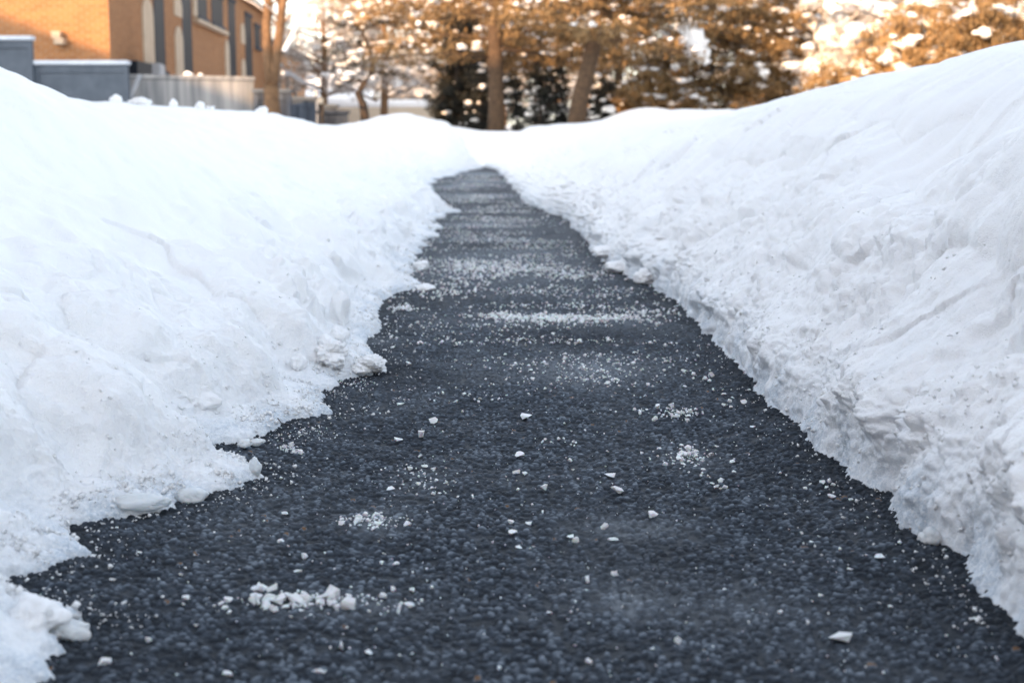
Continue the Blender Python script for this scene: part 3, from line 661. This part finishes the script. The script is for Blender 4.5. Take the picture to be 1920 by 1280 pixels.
# far pale houses and garden wall ---------------------------------------------------
def far_house(label, x0, x1, Y, zt, zr, zb, wallm, roofm, win):
    e = empty('distant_house', ((x0 + x1) / 2, Y, .5), label, 'house'); mbpart(MB().box(x0, x1, Y, Y + 7, .3, zt), 'wall', wallm, e)
    pts = [(x0 - .3, Y - .4, zt), (x1 + .3, Y - .4, zt), (x1 + .3, Y + 3.5, zr), (x0 - .3, Y + 3.5, zr), (x1 + .3, Y + 7.4, zt), (x0 - .3, Y + 7.4, zt)]
    q = MB(); q.v = [Vector(t) for t in pts] + [Vector(t) - Vector((0, 0, .15)) for t in pts]; q.f = [[0, 1, 2, 3], [3, 2, 4, 5], [6, 9, 8, 7], [9, 11, 10, 8], [0, 6, 7, 1], [5, 4, 10, 11], [0, 3, 9, 6], [3, 5, 11, 9], [1, 7, 8, 2], [2, 8, 10, 4]]
    mbpart(q, 'roof', roofm, e)
    for (wx, ww, z0, z1) in win: mbpart(MB().box(wx, wx + ww, Y - .05, Y + .05, z0, z1), 'window', GLASS, e)
far_house('far pale house under a snow-white roof, just right of the brick wing', -11.8, -8.0, 80, 2.45, 4.2, .5, STONE, FSNOW, [(-11.2, .6, 1.4, 2.1), (-10, .6, 1.4, 2.1), (-8.9, .5, 1.4, 2.1)])
CREAM = vary('cream_render', (.55, .45, .34), (.62, .52, .4), 1.5)
far_house('far cream house with a row of dark windows left of the dark spruce', -7.3, -3.6, 80, 2.55, 4.0, .5, CREAM, vary('dusted_roof', (.34, .29, .24), (.55, .50, .44), .8), [(-6.6 + k * .85, .5, 1.95, 2.35) for k in range(4)])
e = empty('garden_wall', (-6.5, 66, .7), 'long low beige garden wall topped with sunlit snow in the distance', 'wall')
mbpart(MB().box(-8.6, -2.9, 66, 66.4, .4, 1.62), 'wall_face', CREAM, e); mbpart(MB().box(-8.7, -2.8, 65.9, 66.5, 1.623, 1.98), 'snow_cap', FSNOW, e, bevel=.12)

# trees ---------------------------------------------------------------------------
def leaf_quads(C_, rad, n, sx, sy, rnd, flat=.6):
    """n small blades round each centre"""
    C_ = np.repeat(np.asarray(C_, float), n, 0); rad = np.repeat(np.asarray(rad, float), n); m_ = len(C_)
    d = rnd.normal(size=(m_, 3)); d /= np.linalg.norm(d, axis=1)[:, None]; d *= (rad * rnd.rand(m_) ** .45)[:, None]; d[:, 2] *= flat
    c = C_ + d; u = rnd.normal(size=(m_, 3)); u[:, 2] -= .35; u /= np.linalg.norm(u, axis=1)[:, None]
    v = np.cross(u, rnd.normal(size=(m_, 3))); v /= np.linalg.norm(v, axis=1)[:, None] + 1e-9
    s = rnd.uniform(.6, 1.4, m_)[:, None]; u = u * sx * s; v = v * sy * s
    V = np.stack([c - u, c + v, c + u, c - v], 1).reshape(-1, 3); return V, np.arange(len(V)).reshape(-1, 4)
_ib = bmesh.new(); bmesh.ops.create_icosphere(_ib, subdivisions=2, radius=1); ICO_V = np.array([v.co[:] for v in _ib.verts]); ICO_F = np.array([[v.index for v in f.verts] for f in _ib.faces]); _ib.free()
def snow_blobs(cs, rs, rnd, flat=.6):
    V, Q = [], []
    for i, (c, r) in enumerate(zip(cs, rs)):
        v = ICO_V * (1 + .6 * rnd.uniform(-1, 1, len(ICO_V)))[:, None] * (r * rnd.uniform(.8, 1.5), r * rnd.uniform(.8, 1.3), r * flat * rnd.uniform(.7, 1.3)); V.append(v + c); Q.append(ICO_F + i * len(ICO_V))
    return np.concatenate(V), np.concatenate(Q)
def limbs_tree(name, label, cat, trunk_pts, trunk_r, limbs, leaf, bark, seed, nleaf=26, lsx=.055, lsy=.014, clump=(.16, .34), snow_n=90, snow_r=(.03, .1), group=None, droop=.25, step=.22, snowm=None, flat=.6, density=1.0):
    """limbs: (point, direction, length). Foliage clumps ride along each limb"""
    rnd = np.random.RandomState(seed); rg = random.Random(seed)
    base = Vector(trunk_pts[0]); e = empty(name, base, label, cat, group)
    mbpart(MB().tube(trunk_pts, trunk_r, 12, rg, .06), 'trunk', bark, e, smooth=True)
    lm = MB(); C_, Rr = [], []
    for (p0, d, L_) in limbs:
        p0 = Vector(p0); d = Vector(d).normalized(); n = max(3, int(L_ / step)); pts = []; r0 = .012 + .012 * L_
        side_ = Vector((-d.y, d.x, 0)).normalized() if abs(d.z) < .95 else Vector((1, 0, 0))
        w1 = rg.uniform(-.12, .12)
        for k in range(n + 1):
            t = k / n; q = p0 + d * L_ * t + Vector((0, 0, -droop * L_ * t * t)) + side_ * math.sin(t * 3 + seed) * w1 * L_; pts.append(q)
            if t > .18 and rg.random() < density:
                sp = clump[1] * (.5 + 1.3 * math.sin(math.pi * min(t, .9)))
                for _ in range(2):
                    C_.append(q + side_ * rg.uniform(-1, 1) * sp + Vector((0, 0, rg.uniform(-.12, .12)))); Rr.append(rg.uniform(*clump))
        lm.tube(pts, [r0 * (1 - .75 * k / n) for k in range(n + 1)], 5)
    mbpart(lm, 'branches', bark, e)
    if leaf:
        V, Q = leaf_quads([tuple(c) for c in C_], Rr, nleaf, lsx, lsy, rnd, flat); part(link('foliage', np_mesh('foliage', V, Q), leaf), e)
    if snow_n:
        ix = rnd.randint(0, len(C_), snow_n); cs = [np.array(C_[i]) + (rnd.normal() * .12, rnd.normal() * .12, Rr[i] * .45) for i in ix]
        V, Q = snow_blobs(cs, snow_r[0] * .7 + (snow_r[1] * 1.15 - snow_r[0] * .7) * rnd.rand(snow_n) ** 2.2, rnd); part(link('snow_clumps', np_mesh('snow_clumps', V, Q), snowm or FSNOW, None, True), e)
    return e
def whorls(x, y, z0, z1, n, L0, L1, seed, up=.1, amin=0, amax=6.283):
    rg = random.Random(seed); out = []
    for k in range(n):
        t = k / max(1, n - 1); z = z0 + (z1 - z0) * t + rg.uniform(-.1, .1); a = rg.uniform(amin, amax)
        out.append(((x, y, z), (math.cos(a), math.sin(a), up + rg.uniform(-.15, .2)), (L0 + (L1 - L0) * t) * rg.uniform(.75, 1.15)))
    return out
PG = 'trees and shrubs behind the path'
# pine with the straight trunk
b = at(931, 247, 28); X0 = b.x
limbs_tree('pine_tree', 'straight brown-trunked pine in the middle behind the end of the path', 'pine tree', [(X0, 28, .2), (X0, 28, 1), (X0 - .02, 28, 2.1), (X0 - .05, 28, 3.6), (X0, 28, 7.5)], [.18, .15, .135, .12, .03],
           whorls(X0, 28, 1.95, 3.4, 22, 2.6, 3.0, 3, .12) + whorls(X0, 28, 3.4, 7.2, 26, 2.8, .7, 4, .05), NEED, BARK, 21, nleaf=34, snow_n=800, snow_r=(.015, .07), droop=.14)
# leaning pine
b = at(1084, 240, 26); X1 = b.x
limbs_tree('pine_tree', 'leaning brown-trunked pine right of the straight one', 'pine tree', [(X1 - .06, 26, .3), (X1 + .02, 26, 1.0), (X1 + .22, 26, 1.8), (X1 + .45, 26.1, 3.0), (X1 + .7, 26.3, 6.8)], [.19, .155, .14, .12, .03],
           whorls(X1 + .3, 26, 2.0, 3.3, 22, 1.9, 2.2, 5, .1) + whorls(X1 + .5, 26.2, 3.2, 6.6, 22, 2.3, .6, 6, .05), NEED, BARK, 22, nleaf=34, snow_n=650, snow_r=(.015, .065), droop=.14)
# sunlit tawny tree behind, upper middle-left
X2 = at(858, 200, 36).x
limbs_tree('larch_tree', 'sunlit tawny tree with snowy twigs left of the straight pine', 'larch tree', [(X2, 36, .4), (X2 + .05, 36, 2), (X2, 36, 4), (X2, 36, 8)], [.14, .12, .10, .03],
           whorls(X2 - .6, 36, 2.7, 4.2, 34, 2.3, 2.8, 7, .15) + whorls(X2, 36, 4.2, 7.6, 20, 2.2, .6, 8, .1), NEEDL, PALEBARK, 23, nleaf=22, snow_n=900, snow_r=(.02, .09), droop=.12)
# dark spruce
X3 = at(858, 200, 32).x
limbs_tree('spruce_tree', 'very dark dense spruce between the cream house and the straight pine', 'spruce tree', [(X3, 32, .4), (X3, 32, 1.5), (X3, 32, 3.1)], [.08, .07, .02],
           whorls(X3, 32, .6, 2.2, 44, .62, .55, 9, -.1) + whorls(X3, 32, 2.2, 3.0, 16, .5, .2, 10, 0), DARKN, DKBARK, 24, nleaf=60, snow_n=26, snow_r=(.04, .10), droop=.3, clump=(.12, .22), snowm=FSNOW)
# low dark saplings with snow between the pines
for i, (px, Y, h, lab) in enumerate([(968, 29.5, 1.1, 'dark snow-hung sapling just right of the straight pine trunk'), (1010, 28.5, 1.2, 'dark snowy sapling half way between the two pine trunks'), (1040, 29.5, 1.3, 'dark snowy sapling left of the leaning trunk'), (1128, 29, .95, 'small dark sapling right of the leaning trunk'), (900, 30.5, 1.2, 'dark snowy sapling left of the straight pine trunk')]):
    x = at(px, 240, Y).x; limbs_tree('sapling', lab, 'sapling', [(x, Y, .3), (x + .03, Y, .8), (x, Y, .5 + h)], [.03, .025, .008], whorls(x, Y, .6, .5 + h, 22, .34, .2, 30 + i, .0), DARKN, DKBARK, 40 + i, nleaf=16, snow_n=26, snow_r=(.03, .08), clump=(.08, .15), group='dark saplings under the pines', droop=.35)
# more evergreens behind the front row
for i, (px, Y, h, w_, mt, lab) in enumerate([(1010, 40, 8, 1.9, NEED, 'brown-green evergreen seen between the two pines'), (1160, 41, 8, 1.7, NEED, 'brown-green evergreen seen right of the leaning pine'),
        (905, 44, 8, 1.7, NEED, 'brown-green evergreen behind the straight pine'), (1450, 40, 8, 2.0, NEED, 'brown-green evergreen behind the two dark evergreens'), (1790, 38, 8, 2.0, NEEDL, 'tawny evergreen behind the snow-padded bushes'), (1640, 44, 8, 1.6, HOAR, 'greyish evergreen behind the snow-laden tree')]):
    x = at(px, 200, Y).x
    limbs_tree('evergreen_tree', lab, 'evergreen tree', [(x, Y, .4), (x, Y, 2.5), (x, Y, h)], [.16, .13, .03], whorls(x, Y, 1.4 if px > 1300 else 2.3, 4.3, 44, w_, w_ * 1.1, 200 + i, .1) + whorls(x, Y, 4.3, h - .3, 14, w_, .5, 220 + i, .1), mt, DKBARK, 200 + i, nleaf=26, lsx=.09, lsy=.022, snow_n=520, snow_r=(.02, .09), group='evergreens of the second row', droop=.15, step=.3)
# bent dark tree
def bent():
    pts = [at(px, py, 34) for (px, py) in ((688, 218), (681, 196), (672, 176), (682, 156), (697, 138), (700, 112), (690, 88), (680, 60))]; pts[0].z -= .4
    L_ = [(pts[3], (-1, .2, .5), .7), (pts[4], (1, .1, .4), .8), (pts[4], (-.8, -.3, .7), .9), (pts[5], (1, .4, .3), 1.3), (pts[5], (-1, .2, .3), 1.0), (pts[6], (1, -.2, .3), 1.4), (pts[6], (-1, .2, .2), 1.1), (pts[7], (.6, .4, .5), 1.1), (pts[7], (-.7, .2, .6), .9)]
    limbs_tree('bent_tree', 'crooked dark little tree with drooping leaves left of the cream house', 'tree', pts, [.12, .10, .085, .08, .07, .06, .05, .03], L_, DARKN, DKBARK, 25, nleaf=20, snow_n=70, snow_r=(.03, .08), clump=(.10, .2), droop=.4)
bent()
# twin stemmed sunlit tree
def stems():
    Y = 26.5; e = empty('twin_stemmed_tree', at(510, 232, Y), 'twin-stemmed bare tree with sunlit orange bark in front of the brick building', 'tree')
    a = [at(512, 240, Y) - Vector((0, 0, .4)), at(511, 222, Y), at(509, 190, Y), at(508, 160, Y)]
    mbpart(MB().tube(a, [.2, .165, .14, .14], 14, random.Random(2), .05), 'trunk', PALEBARK, e, smooth=True)
    for pts, rr in (([at(507, 165, Y), at(502, 110, Y), at(500, 50, Y), at(503, 0, Y), at(500, -160, Y), at(470, -300, Y)], [.10, .085, .08, .075, .05, .02]),
                    ([at(511, 165, Y), at(518, 110, Y), at(526, 50, Y), at(530, 0, Y), at(545, -160, Y), at(590, -300, Y)], [.10, .09, .085, .08, .05, .02])):
        mbpart(MB().tube(pts, rr, 12, random.Random(3), .05), 'stem', PALEBARK, e, smooth=True)
    rg = random.Random(5); m = MB(); s = MB()
    for k in range(46):
        st = at(rg.uniform(500, 532), rg.uniform(-220, 60), Y); a_ = rg.uniform(0, 6.28); d = Vector((math.cos(a_), math.sin(a_) * .7, rg.uniform(.5, 1.6))).normalized(); L_ = rg.uniform(.6, 1.5); q = [st + d * L_ * t + Vector((0, 0, -.25 * L_ * t * t)) for t in (0, .3, .6, 1)]
        m.tube(q, [.025, .018, .012, .005], 5)
        if k % 2: s.tube([t + Vector((0, 0, .015)) for t in q[1:]], [.009, .009, .006], 5)
    s.tube([at(558, 40, Y), at(548, 68, Y), at(532, 96, Y)], [.02, .05, .05], 6)
    mbpart(m, 'branches', PALEBARK, e); mbpart(s, 'snow_clumps', FSNOW, e)
stems()
# frosted trees far behind
def frosted(label, x, y, h, w_, seed, mat=TWIG, n=26, group='frosted trees far behind', zb=None):
    zb = zb or (1.3 if x > 0 else 1.7)
    return limbs_tree('frosted_tree', label, 'tree', [(x, y, .4), (x + .1, y, h * .4), (x, y, h)], [.16, .13, .03], whorls(x, y, zb, h * .6, n, w_, w_ * .95, seed, .35) + whorls(x, y, h * .6, h, n // 2, w_ * .9, w_ * .3, seed + 1, .4), mat, PALEBARK, seed, nleaf=20, lsx=.11, lsy=.02, clump=(.2, .5), snow_n=150, snow_r=(.05, .16), group=group, droop=.1, step=.4)
frosted('pale frosted tree rising beyond the low brick wing, leftmost far tree', -12.4, 92, 8, 3.0, 60)
frosted('pale frosted tree above the snow-white roof', -7.6, 58, 8, 3.0, 62)
frosted('pale frosted tree behind the crooked dark tree', -5.0, 56, 8, 3.0, 64, HOAR)
frosted('grey frosted tree above the cream house', -2.6, 60, 8, 2.8, 66, HOAR)
for k, (x_, lab_) in enumerate([(-17, 'frosted far tree beyond the low brick wing, deepest row'), (-12, 'frosted far tree behind the snow-white roof, deepest row'), (-8.2, 'frosted far tree between the two far houses, deepest row'), (-4.2, 'frosted far tree behind the cream house, deepest row'), (-.5, 'frosted far tree behind the dark spruce, deepest row'), (5.5, 'frosted far tree behind the leaning pine, deepest row')]):
    frosted(lab_, x_, 100 + k % 2 * 4, 11, 3.6, 300 + 2 * k, (HOAR, TWIG)[k % 2], 44, 'deepest row of frosted trees', 1.8)
frosted('frosted tree far behind the gap between the pines', 1.2, 55, 7, 3, 68, HOAR)
frosted('frosted tree far behind the leaning pine', 5.2, 56, 8, 3.2, 70, HOAR)
frosted('frosted tree behind the dark evergreens', 9.3, 55, 9, 3.4, 72)
frosted('frosted tree behind the snow-laden shrub', 13.4, 54, 8, 3.2, 74)
frosted('frosted tree farthest right behind the tawny shrubs', 18, 55, 9, 3.6, 76, NEEDL)
# shrubs
def shrub(name, label, x, y, z0, rx, rz, n, leaf, seed, snow_n, snow_r=(.04, .12), nleaf=30, lsx=.06, lsy=.014, clump=(.12, .26), snowm=None, cat='shrub'):
    rg = random.Random(seed); L_ = []
    for k in range(n):
        a = rg.uniform(0, 6.283); el = rg.uniform(.1, 1.45); d = Vector((math.cos(a) * math.cos(el), math.sin(a) * math.cos(el), math.sin(el))); ln = 1 / math.sqrt((math.cos(el) / rx) ** 2 + (math.sin(el) / rz) ** 2)
        L_.append(((x + rg.uniform(-.2, .2) * rx, y + rg.uniform(-.2, .2) * rx, z0), d, ln * rg.uniform(.7, 1.1)))
    return limbs_tree(name, label, cat, [(x, y, z0 - .3), (x, y, z0 + .1), (x, y, z0 + rz * .35)], [.06, .05, .02], L_, leaf, DKBARK, seed, nleaf=nleaf, lsx=lsx, lsy=lsy, clump=clump, snow_n=snow_n, snow_r=snow_r, group=PG, droop=.15)
shrub('shrub', 'sunlit tawny shrub with snow beads right of the leaning pine', at(1215, 200, 31).x, 31, .7, 1.0, 1.35, 60, NEEDL, 81, 150, (.03, .08))
shrub('shrub', 'small tawny shrub at the right foot of the sunlit tawny one', at(1285, 200, 30.5).x, 30.5, .7, .5, .6, 30, NEEDL, 82, 40, (.02, .06))
limbs_tree('evergreen_tree', 'dark evergreen with a long snow-laden branch right of the tawny shrub', 'evergreen tree', [(4.2, 31, .4), (4.2, 31, 2), (4.2, 31, 7)], [.16, .13, .03], whorls(4.2, 31, .9, 3.4, 60, 1.3, 1.6, 84, .05) + whorls(4.2, 31, 3.4, 6.8, 24, 1.5, .4, 85), NEED, DKBARK, 84, nleaf=34, snow_n=520, snow_r=(.02, .08), group=PG)
o = link('snow_branch', np_mesh('snow_branch', *snow_blobs([np.array(at(1272 + 50 * t, 22 + 92 * t, 29.2)) + (0, 0, .03 * math.sin(9 * t)) for t in np.linspace(0, 1, 16)], [.10 + .06 * math.sin(3.1 * t) for t in np.linspace(0, 1, 16)], np.random.RandomState(3), 1.2)), FSNOW, None, True)
ev = [q for q in bpy.data.objects if q.name == 'evergreen_tree'][0]; part(o, ev)
limbs_tree('evergreen_tree', 'dark evergreen with snow beads, behind the long snow bank dip', 'evergreen tree', [(5.8, 32, .4), (5.8, 32, 2), (5.8, 32, 7)], [.16, .13, .03], whorls(5.8, 32, .8, 3.4, 56, 1.3, 1.5, 87, .0) + whorls(5.8, 32, 3.4, 6.8, 24, 1.5, .4, 88), NEED, DKBARK, 87, nleaf=34, snow_n=600, snow_r=(.02, .085), group=PG)
limbs_tree('snow_laden_tree', 'tree bowed under thick sunlit snow behind the rise of the right bank', 'tree', [(7.0, 30, .4), (7.0, 30, 2), (7.1, 30, 5)], [.12, .10, .03], whorls(7.0, 30, .9, 3.4, 40, .9, 1.1, 90, .2), TWIG, PALEBARK, 90, nleaf=20, snow_n=200, snow_r=(.07, .22), group=PG)
shrub('shrub', 'low tawny shrub showing over the rising right bank', at(1570, 130, 27).x, 27, .9, .8, .95, 40, NEEDL, 92, 70, (.04, .10))
shrub('shrub', 'orange-brown bush with thick white snow pads, middle of the right side', at(1720, 110, 28).x, 28, .7, 1.3, 2.4, 90, NEEDL, 94, 110, (.08, .24))
shrub('shrub', 'orange-brown bush with thick white snow pads in the top right corner', at(1880, 90, 27).x, 27, .7, 1.5, 2.8, 110, NEED, 96, 120, (.08, .22))
shrub('shrub', 'orange-brown bush just outside the top right corner', at(2060, 90, 27).x, 27, .7, 1.3, 2.6, 60, NEED, 98, 60, (.08, .2))
e = tag(MB().box(4.0, 6.3, 25.6, 25.8, .4, .86).build('low_hedge_rail', DKBARK, bevel=.03), 'low dark timber edging under the evergreens', 'edging')

# unseen houses added behind the camera, rooflines shaped to cast the shade -------------------
QD = Vector((.862, -.507)); AL = -12.0
def bp(q, al, z): v = SV * al + QD * q; return Vector((v.x, v.y, z))
def behind(name, label, sil, q0, q1, wm, seed):
    """sil: roof outline as (q, w); w is height above the shadow ray through the origin"""
    cz = [(q, w_ - TAN * AL) for q, w_ in sil]; c = bp((q0 + q1) / 2, AL, 0); e = empty(name, c, label, 'building')
    pts = [(q0, -.2)] + [(q, z - .15) for q, z in cz] + [(q1, -.2)]
    T = lambda p: bp(p.x, AL - p.y, p.z)
    mbpart(MB().prism(pts, 0, 10, T), 'wall', wm, e)
    for (qa, za), (qb, zb) in zip(cz[:-1], cz[1:]):
        m = MB(); m.prism([(qa, za - .147), (qb, zb - .147), (qb, zb), (qa, za)], -.0, 10.3, T); mbpart(m, 'roof', TILE, e)
    rows_ = 3
    k = q0 + 1.2
    while k + 1.2 < q1 - .6:
        for z in (1.2, 4.0, 6.6):
            f = mbpart(MB().box(k - .08, k + 1.28, -.06, .0, z - .08, z + 1.58, T), 'window', STONE, e); o = MB().box(k, k + 1.2, -.075, -.058, z, z + 1.5, T).build('pane', GLASS); o.parent = f
        k += 3.0
behind('gabled_shade_house', 'unseen brick gabled house added behind the camera to cast shade, left one of two', [(-42, 6.2), (-30.5, 9.6), (-18.7, 6.5)], -42, -18.7, BRICK2, 1)
behind('shade_block', 'unseen brick block added behind the camera to shade the path', [(-18.6, 6.8), (-14.5, 7.75), (9, 7.5)], -18.6, 9, BRICK2, 2)
